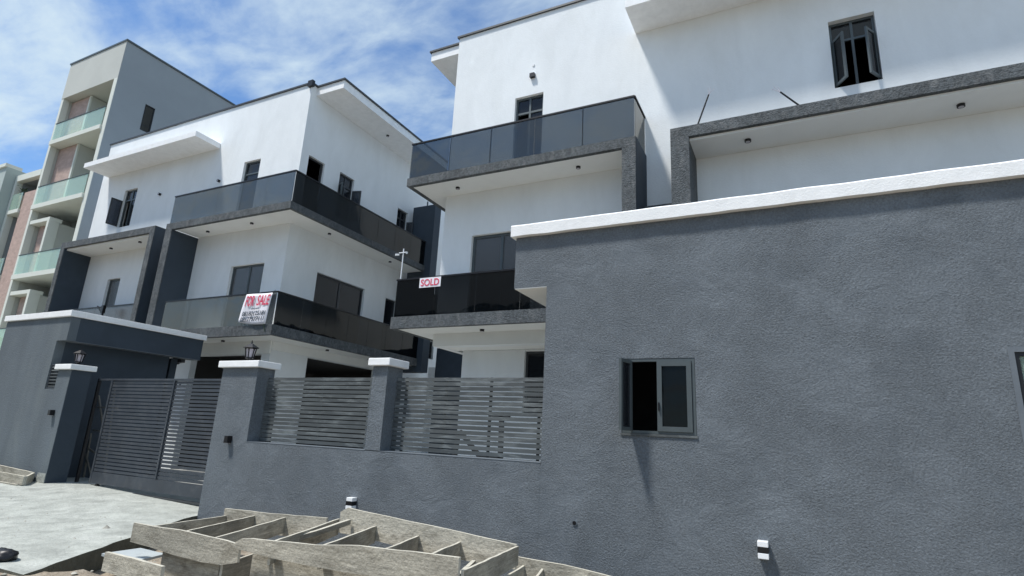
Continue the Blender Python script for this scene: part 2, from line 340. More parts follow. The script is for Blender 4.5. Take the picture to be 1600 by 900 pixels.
# ================================================================= THE SETTING
# ground: one sheet to the horizon, with a finely worked verge near the camera
def zdrive(x): return max(0.0, min(0.15, (-x-9.8)*0.028)) if x < -9.8 else 0.0
g = MB(); S = 900
gx = [-S, -60, -32] + [-20+0.5*i for i in range(17)] + [-12+0.16*i for i in range(76)] + [2, 30, 200, S]
gy = [-S, -60, -8, 0, 2] + [3.0+0.13*i for i in range(36)] + [8.5, 40, 200, S]
def zg(x, y):
    if not (-21 < x < 2 and 1 < y < 8): return -0.30
    base = -0.30
    if y < 4.6 and x < -6.0: base = -0.03 - max(0, (y-3.7))*0.28
    if y < 4.2: base = max(base, -0.06-(x+7.5)*0.03)
    n_ = noise.noise(Vector((x*1.3, y*1.3, 0)))*0.05 + noise.noise(Vector((x*5, y*5, 3)))*0.025
    # soil stays below the concrete drive
    if x < -7.2 - (y-3.7)*0.62 and y > 3.95: return -0.30
    return base+n_
g.v = [(x, y, zg(x, y)) for y in gy for x in gx]; nx = len(gx)
g.f = [(j*nx+i, j*nx+i+1, (j+1)*nx+i+1, (j+1)*nx+i) for j in range(len(gy)-1) for i in range(nx-1)]; g.mi = [0]*len(g.f)
build('ground', g, 'dirt', kind='structure', smooth=True)

# driveway: cast concrete with a splayed right-hand edge, rising slightly to the gate
d = MB()
rows = []
for k in range(41):
    y = 3.62+(8.6-3.62)*k/40
    xr = -7.45 + (-9.86+7.45)*min(1, (y-3.62)/(7.2-3.62)) + noise.noise(Vector((y*3, 0, 0)))*0.05
    if y > 7.3: xr = -9.86
    rows.append((y, xr))
xs = [0, .05, .12, .2, .3, .4, .5, .65, .8, 1]
vt = []
for (y, xr) in rows:
    for t in xs:
        x = xr+(-22-xr)*t; yy = y+(noise.noise(Vector((x*2.5, 9, 0)))*0.07 if y < 3.7 else 0)
        vt.append((x, yy, zdrive(x)*min(1, max(0, (y-4.5)/3)) + (0 if t else -0.012)))
n0 = len(vt); nn = len(xs)
d.add(vt, [(j*nn+i+1, j*nn+i, (j+1)*nn+i, (j+1)*nn+i+1) for j in range(40) for i in range(nn-1)])
for j in range(40):
    a, b = vt[j*nn], vt[(j+1)*nn]
    d.add([a, b, (b[0]-.03, b[1], -.4), (a[0]-.03, a[1], -.4)], [(0,3,2,1)], 1)
for i in range(nn-1):
    a, b = vt[i], vt[i+1]
    d.add([a, b, (b[0], b[1], -.4), (a[0], a[1], -.4)], [(0,1,2,3)], 1)
build('driveway', d, ['concrete', 'concrete_dark'], kind='structure')
y_ = MB(); y_.box(-60, 12, 8.604, 34, -0.2, 0.115)
build('courtyard_paving', y_, 'paving', kind='structure')

# ================================================================= LEFT HOUSE
YF = 11.2            # front face of the balconies
YW = 12.2            # house wall
ZL1, ZL1T, ZL2, ZL2T, ZR = 4.11, 4.41, 7.98, 8.21, 13.15
XS = -14.39          # side wall of left house
XE = -13.33          # outer face of its side balcony
lh = thing('white_house', 'white three-storey house with wraparound black glass balconies and a FOR SALE banner', 'house', (-20.3, 16, 0.1))
fh = [(-24.37, -23.5, 9.05, 10.69), (-17.2, -16.36, 8.6, 10.67), (-16.9, -15.3, 4.6, 6.74), (-24.1, -23.25, 4.7, 6.85),
      (-18.06, -14.75, 0.1, 3.72), (-24.5, -18.95, 0.1, 3.4)]
build('front_wall', MB().wall('x', -26.3, XS, 0.1, ZR, YW, YW+.22, fh), 'white', lh)
sh = [(12.53, 13.28, 8.6, 10.6), (14.03, 14.79, 8.95, 10.66), (17.46, 18.15, 8.95, 10.62), (13.62, 16.05, 4.55, 6.74), (17.3, 18.0, 4.5, 6.72),
      (13.72, 17.2, 0.1, 3.84), (19.6, 20.9, 4.75, 5.55)]
build('side_wall', MB().wall('y', YW+.22, 27, 0.1, ZR, XS-.22, XS, sh), 'white', lh)
o_ = MB().wall('x', -26.3, XS-.22, 0.1, ZR, 26.8, 27.0); o_.wall('y', YW+.22, 26.8, 0.1, ZR, -26.3, -26.1)
build('rear_walls', o_, 'white', lh)
fl = MB()
for z in (3.86, 8.0, 12.7): fl.box(-26.08, XS-.23, YW+.23, 26.78, z, z+.22)
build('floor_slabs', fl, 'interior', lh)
iw = MB()
iw.box(-19.0, -18.9, YW+.23, 18, .1, 3.85); iw.box(-26, XS-.3, 18.4, 18.5, .1, 3.85); iw.box(-26, XS-.3, 17.0, 17.1, 8.23, 12.6); iw.box(-26, XS-.3, 17.5, 17.6, 4.1, 7.9)
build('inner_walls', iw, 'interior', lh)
build('roof_cap', MB().box(-26.36, XS+.05, YW-.05, YW+.3, ZR, ZR+.06).box(XS-.3, XS+.05, YW+.3, 27.05, ZR, ZR+.06), 'frame_dark', lh)
build('canopy', MB().box(-25.85, -18.75, YF, YW-.003, 11.52, 11.72), 'coping', lh)
build('eave', MB().box(XS+.003, -13.15, 12.45, 18.9, 12.84, 13.14), 'coping', lh)
build('eave_cap', MB().box(XS+.003, -13.10, 12.40, 18.95, 13.142, 13.20), 'frame_dark', lh)
# balcony slabs: grey band fascia with a white soffit
def slab(parent, x0, x1, y0, y1, z0, z1, side=None, th=0.12):
    """front band along x; optional return along y at x1 (side='R') or x0 ('L')"""
    b = MB(); b.box(x0, x1, y0, y0+th, z0, z1)
    if side: 
        xs_ = (x1-th, x1) if side[0] == 'R' else (x0, x0+th)
        b.box(xs_[0], xs_[1], y0+th, side[1], z0, z1)
    return b
build('upper_balcony_band', slab(lh, -19.3, XE, YF, YW, ZL2, ZL2T, ('R', 18.25)), 'band', lh)
build('upper_balcony_soffit', MB().box(-18.96, XE-.122, YF+.122, YW-.002, ZL2+.012, ZL2T-.03).box(XS+.002, XE-.122, YW-.002, 18.24, ZL2+.012, ZL2T-.03), 'soffit', lh)
build('lower_balcony_band', slab(lh, -18.93, XE+.03, YF, YW, ZL1, ZL1T, ('R', 18.3)), 'band', lh)
build('lower_balcony_soffit', MB().box(-18.93, XE-.092, YF+.122, YW-.002, ZL1+.012, ZL1T-.03).box(XS+.002, XE-.092, YW-.002, 18.24, ZL1+.012, ZL1T-.03), 'soffit', lh)
# framing fins and the recessed frame on the left
build('fin', MB().box(-19.3, -18.96, YF, YW-.003, 3.9, ZL2-.003), ['band'], lh)
f2 = MB(); f2.box(-25.98, -19.95, YF, YW-.003, 8.0, 8.24); f2.box(-25.98, -25.72, YF, YW-.003, 3.9, 7.998); f2.box(-20.22, -19.95, YF, YW-.003, 3.9, 7.998)
build('projecting_frame', f2, 'band', lh)
for (a, z) in ((-25.718, 7.99), (-18.958, 7.975), (-19.948, 8.22)): build('fin_shade_sheet', MB().box(a, a+.006, YF+.03, YW-.004, 4.0, z), 'navy', lh)  # thin dark sheets stand in for shade on the right-facing sides
build('frame_soffit', MB().box(-25.70, -20.224, YF+.10, YW-.003, 7.93, 7.997), 'soffit', lh)
build('frame_floor', MB().box(-25.70, -20.224, YF+.05, YW-.003, 4.0, 4.3), 'band', lh)
# upper-floor parapet strip between the frames
build('ledge', MB().box(-19.94, -19.31, YF+.5, YW-.004, 4.0, 4.35), 'band', lh)
# railings of dark glass
def glass_run(parent, ax, a0, a1, p, z0, z1, n, glass='glass_dark', cap='black', capw=0.05, seams='frame_dark'):
    w = (a1-a0)/n
    for k in range(n):
        q0, q1 = a0+k*w+.006, a0+(k+1)*w-.006; mb = MB()
        if ax == 'x': mb.box(q0, q1, p-.006, p+.006, z0, z1-.035)
        else: mb.box(p-.006, p+.006, q0, q1, z0, z1-.035)
        build('glass_panel', mb, glass, parent)
    mb = MB()
    if ax == 'x': mb.box(a0-.01, a1+.01, p-capw/2, p+capw/2, z1-.04, z1)
    else: mb.box(p-capw/2, p+capw/2, a0-.01, a1+.01, z1-.04, z1)
    build('handrail', mb, cap, parent)
RU, RL = 9.25, 5.40
glass_run(lh, 'x', -19.2, XE-.03, YF+.04, ZL2T, RU, 5, glass='glass_smoked')
glass_run(lh, 'y', YF+.06, 18.2, XE-.04, ZL2T, RU+.003, 7)
glass_run(lh, 'x', -18.5, XE-.02, YF+.04, ZL1T, RL, 4, glass='glass_smoked')
glass_run(lh, 'y', YF+.06, 18.25, XE-.01, ZL1T, RL+.003, 7)
glass_run(lh, 'x', -25.7, -20.23, YF+.25, 4.3, 5.5, 4, glass='glass_mesh')
# tall dark screen at the back of the side balcony
build('balcony_screen', MB().box(-14.2, -13.08, 18.26, 18.7, 3.9, 10.9), 'navy', lh)
build('screen_post', MB().cyl((-13.6, 18.4, 10.9), (-13.6, 18.4, 11.15), .03), 'frame', lh)
# beam and column of the carport
build('carport_beam', MB().box(-18.95, XS+.03, YW-.06, YW-.003, 3.74, 4.12).box(XS+.003, XS+.06, YW-.003, 18.2, 3.86, 4.12), 'soffit', lh)
# windows
window(lh, 'x', -24.37, -23.5, 9.05, 10.69, YW, mull=(-23.93,), trans=(10.25,), panes=[(-24.3, -23.96, 10.3, 10.62), (-23.9, -23.57, 10.3, 10.62), (-23.9, -23.57, 9.12, 10.2)])
w_ = window(lh, 'x', -17.2, -16.36, 8.6, 10.67, YW, trans=(10.2,))
wl = window(lh, 'x', -16.9, -15.3, 4.6, 6.74, YW, mull=(-16.05,), glass='glass_mesh')
window(lh, 'x', -24.1, -23.25, 4.7, 6.85, YW, glass='glass_mesh')
window(lh, 'y', 12.53, 13.28, 8.6, 10.6, XS, sgn=-1, pane=False, fm='frame_dark')
ws = window(lh, 'y', 14.03, 14.79, 8.95, 10.66, XS, sgn=-1, mull=(14.42,), trans=(10.25,), pane=True, panes=[(14.45, 14.73, 9.02, 10.2), (14.1, 14.73, 10.3, 10.6)], fm='frame_dark')
sash(ws, (XS+.0, 14.76), R(15), .36, 9.0, 10.2, 'frame_dark')
sash(ws, (XS-.05, 14.10), R(-20), .30, 9.0, 10.2, 'frame')
w3 = window(lh, 'y', 17.46, 18.15, 8.95, 10.62, XS, sgn=-1, mull=(17.8,), trans=(10.25,), fm='frame_dark')
sash(w3, (XS+.0, 18.12), R(15), .3, 9.0, 10.2, 'frame_dark')
window(lh, 'y', 13.62, 16.05, 4.55, 6.74, XS, sgn=-1, mull=(14.84,), fm='frame_dark')
window(lh, 'y', 17.3, 18.0, 4.5, 6.72, XS, sgn=-1, fm='frame_dark', name='door')
window(lh, 'y', 19.6, 20.9, 4.75, 5.55, XS, sgn=-1, mull=(20.25,), fm='frame_dark')
sl = sash([o for o in lh.children if o.name.startswith('window')][0], (-24.36, YW-.01), R(-93), .42, 9.1, 10.22, 'frame_dark')
# bulkhead spots and vents
def spot(parent, x, y, z, r=0.055, name='soffit_light'):
    mb = MB(); mb.cyl((x, y, z), (x, y, z-.05), r, r, 12); mb.cyl((x, y, z-.05), (x, y, z-.055), r*.7, r*.7, 12, mi=1)
    build(name, mb, ['black', 'lampglass'], parent)
for (x, y) in ((-15.65, 11.75), (-17.9, 11.8), (-13.85, 13.4), (-13.87, 16.7)): spot(lh, x, y, ZL2+.012)
for (x, y) in ((-23.4, 11.7), (-21.4, 11.6)): spot(lh, x, y, 7.93)
for (x, y) in ((-16.1, 11.8), (-13.85, 14.0), (-13.85, 16.1)): spot(lh, x, y, ZL1+.012)
spot(lh, -13.75, 15.6, 12.84)
def wallspot(parent, x, z, y=YW, r=.05):
    build('wall_light', MB().cyl((x, y-.002, z), (x, y-.09, z), r, r, 12).cyl((x, y-.09, z), (x, y-.094, z), r*.7, r*.7, 12, mi=1), ['black', 'lampglass'], parent)
for x in (-21.85, -18.4): wallspot(lh, x, 10.13)
# dark fitting at the roof corner
build('corner_fitting', MB().box(-14.50, -14.28, YW-.10, YW+.02, 13.02, 13.24), 'black', lh)

# ================================================================= RIGHT HOUSE
XR = -8.40
rh = thing('white_house', 'white three-storey house behind the grey street wall with a SOLD sign on its balcony', 'house', (0, 16, 0.1))
fh = [(-6.4, -5.56, 8.6, 10.62), (-7.48, -5.7, 4.55, 6.75), (1.13, 1.98, 9.02, 10.65), (-8.41, 12, 0.1, 3.8)]
build('front_wall', MB().wall('x', XR, 12, 0.1, ZR, YW, YW+.22, fh), 'white', rh)
build('side_wall', MB().wall('y', YW+.22, 27, 3.8, ZR, XR, XR+.22, []), 'white', rh)
build('rear_walls', MB().wall('x', XR+.22, 12, 0.1, ZR, 26.8, 27.0).wall('y', YW+.22, 26.8, .1, ZR, 11.8, 12), 'white', rh)
build('ground_floor_wall', MB().wall('x', -8.0, 11.7, 0.1, 3.8, 13.0, 13.2, [(-6.16, -4.9, 2.2, 3.76)]).wall('y', 13.2, 26.8, .1, 3.8, -8.0, -7.8), 'white', rh)
fl = MB()
for z in (3.86, 8.0, 12.7): fl.box(XR+.23, 11.78, YW+.23, 26.78, z, z+.22)
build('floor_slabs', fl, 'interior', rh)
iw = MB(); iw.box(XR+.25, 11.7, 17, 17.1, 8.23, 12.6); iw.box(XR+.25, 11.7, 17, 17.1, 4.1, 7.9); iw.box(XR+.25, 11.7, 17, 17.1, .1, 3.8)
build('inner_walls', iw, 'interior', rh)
build('roof_cap', MB().box(XR-.05, 12.05, YW-.05, YW+.3, ZR, ZR+.06).box(XR-.05, XR+.3, YW+.3, 27.05, ZR, ZR+.06), 'frame_dark', rh)
build('canopy', MB().box(-3.06, 12, YF, YW-.003, 11.65, 11.87), 'coping', rh)
build('eave', MB().box(-9.56, XR-.003, 12.43, 18.9, 12.84, 13.14), 'coping', rh)
build('eave_cap', MB().box(-9.61, XR-.003, 12.38, 18.95, 13.142, 13.20), 'frame_dark', rh)
build('upper_balcony_band', slab(rh, -9.02, -2.83, YF, YW, ZL2, ZL2T, ('L', 18.25)), 'band', rh)
build('upper_balcony_soffit', MB().box(-8.898, -3.142, YF+.122, YW-.002, ZL2+.012, ZL2T-.03).box(-8.898, XR-.002, YW-.002, 18.2, ZL2+.012, ZL2T-.03), 'soffit', rh)
build('lower_balcony_band', slab(rh, -9.08, -3.142, YF, YW, ZL1, ZL1T, ('L', 18.25)), 'band', rh)
build('lower_balcony_soffit', MB().box(-8.958, -3.142, YF+.122, YW-.002, ZL1+.012, ZL1T-.03).box(-8.958, XR-.002, YW-.002, 18.2, ZL1+.012, ZL1T-.03), 'soffit', rh)
build('fin', MB().box(-3.14, -2.83, YF, YW-.003, 3.9, ZL2-.003), 'band', rh)
build('fin_shade_sheet', MB().box(-2.827, -2.822, YF+.02, YW-.004, 4, 8.2), 'navy', rh)  # dark sheet in place of the shade on the fin's right side
f2 = MB(); f2.box(-2.08, 12, YF, YW-.003, 7.96, 8.21); f2.box(-2.08, -1.70, YF, YW-.003, 3.9, 7.958)
build('projecting_frame', f2, 'band', rh)
build('frame_soffit', MB().box(-1.698, 12, YF+.10, YW-.003, 7.90, 7.957), 'soffit', rh)
build('ledge', MB().box(-2.82, -2.084, YF+.7, YW-.004, 6.62, 6.80), 'band', rh)
build('carport_beam', MB().box(XR, 3, YW-.06, YW-.003, 3.80, 4.12), 'soffit', rh)
build('carport_ceiling', MB().box(-8.17, 11.7, YW+.23, 13.0, 3.805, 3.855), 'soffit', rh)
glass_run(rh, 'x', -8.99, -2.86, YF+.04, ZL2T, RU, 5, glass='glass_smoked')
glass_run(rh, 'y', YF+.06, YW-.01, -2.86, ZL2T, RU+.003, 1)
glass_run(rh, 'y', YF+.06, 18.2, -8.97, ZL2T, RU+.003, 7)
glass_run(rh, 'x', -9.03, -3.15, YF+.04, ZL1T, RL, 5)
glass_run(rh, 'y', YF+.06, 18.2, -9.0, ZL1T, RL+.003, 7)
posts = MB()
for x in (-7.76, -6.54, -4.09): posts.box(x-.012, x+.012, YF+.055, YF+.075, ZL2T, RU-.05)
build('glass_posts', posts, 'slat', rh)
wr = window(rh, 'x', -6.4, -5.56, 8.6, 10.62, YW, mull=(-5.98,), trans=(10.15,), panes=[(-6.33, -5.63, 10.2, 10.55), (-5.95, -5.63, 8.7, 10.1)])
wl = window(rh, 'x', -7.48, -5.7, 4.55, 6.75, YW, mull=(-6.6,), glass='glass_mesh', w=.07)
wg = window(rh, 'x', -6.16, -4.9, 2.2, 3.76, 13.0, mull=(-5.5,), glass='glass_pane', fm='frame_dark')
wb = window(rh, 'x', 1.13, 1.98, 9.02, 10.65, YW, mull=(1.555,), trans=(10.2,), w=.05, rec=.12, panes=[(1.19, 1.92, 10.25, 10.59)])
sash(wb, (1.17, YW+.06), R(-60), .36, 9.08, 10.17, glass='glass_black', w=.06)
sash(wb, (1.95, YW+.06), R(-123), .36, 9.08, 10.17, glass='glass_black', w=.06)
for (x, y) in ((-7.75, 11.75), (-4.36, 11.75)): spot(rh, x, y, ZL2+.012)
for (x, y) in ((-0.58, 11.68), (3.02, 11.72)): spot(rh, x, y, 7.90, .065)
spot(rh, -6.76, 11.8, ZL1+.012)
build('wall_light', MB().box(-5.96, -5.82, YW-.09, YW-.002, 11.12, 11.24).box(-5.94, -5.84, YW-.085, YW-.02, 11.242, 11.26, 1), ['black', 'lampwhite'], rh)
build('junction_box', MB().box(-5.92, -5.86, YW-.02, YW-.001, 11.5, 11.56), 'white', rh)

# ================================================================= STREET ANNEX (right foreground)
Y0 = 7.34
an = thing('street_annex', 'tall rough grey street wall building with white coping and small casement window', 'building', (0.5, 9, -0.3))
ah = [(-2.06, -1.13, 1.76, 2.71), (1.98, 2.95, 1.76, 2.72), ]
am = MB().wall('x', -3.17, 6, -0.4, 4.58, Y0, Y0+.22, ah); am.wall('y', Y0+.22, 10.6, -.4, 4.58, -3.17, -2.95)
build('wall', am, 'street', an)
am = MB(); am.wall('x', -3.70, -3.172, 3.79, 4.58, Y0, Y0+.16); am.wall('y', Y0+.16, 8.6, 3.79, 4.58, -3.70, -3.54)
build('overhang_wall', am, 'street', an)
build('overhang_soffit', MB().box(-3.69, -3.173, Y0+.005, 8.6, 3.775, 3.788), 'soffit', an)
# coping with a slightly uneven trowelled line
cp = MB(); xs_ = [-3.76+0.13*i for i in range(76)]
ring = []
for x in xs_:
    j = noise.noise(Vector((x*2.2, 0, 0)))*.012; k = noise.noise(Vector((x*2.7, 5, 0)))*.010
    ring.append([(x, Y0-.085+j*.5, 4.585+k), (x, Y0+.30, 4.585), (x, Y0+.30, 4.76), (x, Y0-.07+j*.5, 4.765+j), (x, Y0-.09+j*.5, 4.745+j)])
for a, b in zip(ring[:-1], ring[1:]):
    cp.add(a+b, [(i, (i+1) % 5, 5+(i+1) % 5, 5+i) for i in range(5)])
cp.add(ring[0], [(4,3,2,1,0)]); cp.box(-3.76, -3.4, Y0+.302, 8.65, 4.585, 4.76)
build('coping', cp, 'coping', an)
build('roof_slab', MB().box(-3.5, 6, Y0+.31, 10.5, 4.59, 4.70), 'interior', an)
build('room_floor', MB().box(-2.94, 6, Y0+.23, 10.6, .0, .1).box(-2.94, 6, 10.4, 10.6, .1, 4.58), 'interior', an)
# smooth margin round the windows
mg = MB()
def margin(mb, a0, a1, z0, z1, w, y):
    for bx in ((a0-w, a1+w, z1, z1+w), (a0-w, a1+w, z0-w*.6, z0), (a0-w, a0, z0, z1), (a1, a1+w, z0, z1)):
        mb.box(bx[0], bx[1], y-.006, y+.002, bx[2], bx[3])
mg = MB(); margin(mg, 1.98, 2.95, 1.76, 2.72, .05, Y0); build('window_surround', mg, 'smooth_grey', an, merge=True)
wa = build('window', frame_mb('x', -2.055, -1.135, 1.765, 2.705, Y0+.005, Y0+.075, .035, mull=()), 'frame', an)
mb = frame_mb('x', -1.60, -1.175, 1.80, 2.668, Y0-.012, Y0+.03, .060); build('fixed_sash', mb, 'frame', wa)
build('pane', MB().box(-1.545, -1.23, Y0+.006, Y0+.012, 1.855, 2.613), 'glass_black', wa)
sash(wa, (-1.93, Y0-.01), R(-101), .31, 1.79, 2.68, w=.045)
build('handle', MB().box(-1.585, -1.57, Y0-.04, Y0-.012, 2.05, 2.15), 'black', wa)
build('sill', MB().box(-2.07, -1.12, Y0-.015, Y0+.004, 1.735, 1.762), 'slat', wa)
wc = build('window', frame_mb('x', 1.985, 2.945, 1.765, 2.715, Y0+.015, Y0+.075, .035, mull=(2.465,)), 'black', an)
build('pane', MB().box(2.02, 2.45, Y0+.04, Y0+.046, 1.8, 2.68), 'glass_clear', wc)
# bare conduit end in the wall
build('conduit_end', MB().cyl((-2.67, Y0+.02, .62), (-2.67, Y0-.012, .62), .035, .035, 14).cyl((-2.67, Y0-.0125, .62), (-2.67, Y0-.014, .62), .026, .026, 14, mi=1), ['smooth_grey', 'black'], an)

# ================================================================= BOUNDARY WALL
bw = thing('boundary_wall', 'low rough grey boundary wall with two white-capped pillars between gate and annex', 'wall', (-6, 7.5, -0.3))
lw = MB(); nseg = 40
lw.box(-8.9, -3.172, Y0, Y0+.40, -.4, 1.32)
build('low_wall', lw, 'street', bw)
build('wall_top', MB().box(-8.898, -6.202, Y0-.004, Y0+.402, 1.321, 1.33).box(-5.898, -3.174, Y0-.004, Y0+.402, 1.321, 1.33), 'smooth_grey', bw)
for (x0, x1) in ((-9.86, -8.902), (-6.2, -5.9)):
    zb = -.4 if x0 < -9 else 1.332
    p = build('pillar', MB().box(x0, x1, Y0-(.003 if x0 > -9 else 0), Y0+.39, zb, 2.65), 'street', bw)
    bevel(build('cap', MB().box(x0-.07, x1+.07, Y0-.07, Y0+.46, 2.652, 2.775), 'coping', p), .012)
gp = thing('gate_pillar', 'dark grey gate pillar with white cap at the left end of the sliding gate', 'pillar', (-15.4, 7.55, 0.1))
build('shaft', MB().box(-15.66, -15.11, Y0, Y0+.44, 0.0, 2.65), 'gatehouse', gp)
bevel(build('cap', MB().box(-15.73, -15.03, Y0-.07, Y0+.5, 2.652, 2.775), 'coping', gp), .012)
build('shade_face', MB().box(-15.108, -15.104, Y0+.01, Y0+.435, 0.02, 2.64), 'navy', gp)  # dark sheet paints the shade on the pillar's side
build('cement_patch', MB().box(-15.45, -15.114, Y0-.012, Y0-.002, .02, .34), 'concrete', gp)

# ================================================================= LOUVRED FENCE PANELS
def louvre(label, x0, x1, posts_, n, lab):
    t = thing('louvre_fence', label, 'fence', ((x0+x1)/2, 7.6, 1.33), 'louvred metal panels on the boundary wall')
    L_ = x1-x0; pitch = (2.50-1.345)/n
    s = MB().box(-L_/2, L_/2, -.012, .012, -.028, .028)
    first = None
    for k in range(n):
        z = 1.345+pitch*(k+.5)
        if first is None:
            first = build('slat', MB(), 'slat'); bpy.data.objects.remove(first)
            me = bpy.data.meshes.new('slat'); me.from_pydata(s.v, [], s.f); me.materials.append(M['slat']); first = me
        o = inst('slat', first, t, ((x0+x1)/2, 7.60+random.uniform(-.004, .004), z+random.uniform(-.003, .003)))
        o.rotation_euler = (R(random.uniform(-3, 3)), random.uniform(-.0012, .0012), 0)
    for x in posts_: build('post', MB().box(x-.018, x+.018, 7.625, 7.66, 1.332, 2.498), 'slat', t)
    return t
louvre('left louvred grey metal fence panel between the two pillars', -8.88, -6.22, (-8.72, -7.55, -6.35), 16, 0)
louvre('right louvred grey metal fence panel beside the tall annex', -5.88, -3.19, (-5.72, -4.95, -4.15, -3.35), 16, 1)

# ================================================================= SLIDING GATE
gt = thing('sliding_gate', 'dark grey slatted sliding gate standing across the driveway', 'gate', (-12.3, 7.95, 0.12))
YG = 7.95; GL, GR, GM = -14.47, -9.0, -12.15
n = 26; z0g, z1g = .42, 2.46; pit = (z1g-z0g)/n
for (a, b) in ((GL+.03, GM-.02), (GM+.02, GR)):
    me = bpy.data.meshes.new('slat'); s = MB().box(-(b-a)/2, (b-a)/2, -.012, .012, -.028, .028); me.from_pydata(s.v, [], s.f); me.materials.append(M['metal'])
    for k in range(n):
        o = inst('slat', me, gt, ((a+b)/2, YG+random.uniform(-.003, .003), z0g+pit*(k+.5))); o.rotation_euler = (R(random.uniform(-2, 2)), 0, 0)
build('top_rail', MB().box(-15.02, GR, YG-.03, YG+.03, 2.462, 2.505), 'metal', gt)
build('bottom_plate', MB().box(GL, GR, YG-.025, YG+.025, .17, .415), 'metal', gt)
build('stile', MB().box(GL-.03, GL+.028, YG-.03, YG+.03, .17, 2.46), 'metal', gt)
build('stile', MB().box(GM-.018, GM+.018, YG-.035, YG+.032, .416, 2.46), 'metal', gt)
build('end_post', MB().box(-15.06, -15.0, YG-.03, YG+.03, .14, 2.50), 'black', gt)
build('track', MB().box(-15.0, GR, YG-.04, YG+.04, .05, .085), 'frame_dark', gt)
for x in (-14.2, -10.55): build('wheel', MB().cyl((x, YG-.03, .125), (x, YG+.03, .125), .045, .045, 14), 'black', gt)

# ================================================================= GATEHOUSE (left)
gh = thing('gatehouse', 'dark grey flat-roofed gatehouse with white coping at the left of the gate', 'building', (-17.4, 9, 0))
XG = -15.66
front = MB().wall('x', -18.75, XG, 3.36, 3.94, Y0, Y0+.2)
front.wall('x', -18.75, -16.08, 0, 3.36, Y0, Y0+.2)
front.wall('x', -16.08, XG-.002, 0, 2.2, Y0+.001, Y0+.2)
build('front_wall', front, 'gatehouse', gh)
build('roof_side', MB().wall('y', Y0+.2, 10.85, 3.36, 3.94, XG-.2, XG), 'navy', gh)  # shade put into the colour: darker than the front wall
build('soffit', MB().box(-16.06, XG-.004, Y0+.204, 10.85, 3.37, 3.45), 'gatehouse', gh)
build('side_wall', MB().wall('y', Y0+.2, 10.2, 0, 3.368, -16.28, -16.08), 'navy', gh)  # shade under the overhang painted as a darker wall colour
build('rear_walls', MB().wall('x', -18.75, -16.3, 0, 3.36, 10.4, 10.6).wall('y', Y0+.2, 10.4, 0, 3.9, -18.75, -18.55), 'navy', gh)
c_ = MB().box(-18.81, XG+.06, Y0-.06, Y0+.25, 3.942, 4.09); c_.box(XG-.2, XG+.06, Y0+.25, 10.9, 3.942, 4.09); bevel(build('coping', c_, 'coping', gh), .01)
build('roof_deck', MB().box(-18.7, XG-.21, Y0+.26, 10.85, 3.95, 4.02), 'interior', gh)
ed = MB().box(-16.02, XG+.004, Y0+.21, 10.84, 3.352, 3.362); build('soffit_edge', ed, 'smooth_grey', gh)
vt_ = build('louvre_vent', frame_mb('x', -16.07, XG-.01, 2.205, 2.79, Y0+.02, Y0+.09, .03), 'metal', gh)
for k in range(7):
    z = 2.25+.075*k
    b = build('blade', MB().box(-16.04, XG-.045, Y0+.03, Y0+.075, z, z+.03), 'slat', vt_)

# ================================================================= APARTMENT BLOCK (far left)
ap = thing('apartment_building', 'tall beige and slate apartment block with stacked glass balconies and pink panels', 'building', (-34, 18, 0))
YA = 14.0; XA = -31.2; XL = -36.65; ZT = 21.3
build('side_wall', MB().wall('y', YA, 26, 0, ZT, XA-.3, XA, [(15.6, 16.15, 16.85, 18.42)]), 'slate', ap)
window(ap, 'y', 15.6, 16.15, 16.85, 18.42, XA, sgn=-1, fm='black', glass='glass_dark', rec=.03)
fw_ = MB(); fw_.box(XL, XA-.301, YA, YA+.3, 19.05, ZT); fw_.box(XL, XA-.001, YA-.02, YA-.002, 19.05, ZT)
build('front_band', fw_, 'beige', ap)
build('corner_post', MB().box(XA-.32, XA-.001, YA-.022, YA-.002, 0, 19.045), 'trim', ap)
build('corner_post', MB().box(XL-.003, XL+.22, YA-.003, YA+.3, 0, 19.05), 'trim', ap)
build('roof_edge', MB().box(XL-.06, XA+.06, YA-.06, YA+.3, ZT, ZT+.1).box(XA-.3, XA+.06, YA+.3, 26, ZT, ZT+.1), 'frame', ap)
build('recess_wall', MB().wall('x', XL+.22, XA-.3, 0, 19.05, YA+1.9, YA+2.1, [(-32.6, -31.7, z+.25, z+2.5) for z in (4.35, 8.28, 12.2, 16.05)]), 'beige', ap)
build('rear_walls', MB().wall('x', XL, XA-.3, 0, ZT, 25.8, 26).wall('y', YA+.3, 25.8, 0, ZT, XL, XL+.2), 'beige', ap)
build('roof_slab', MB().box(XL+.21, XA-.31, YA+.3, 25.7, 19.05, 19.3), 'beige', ap)
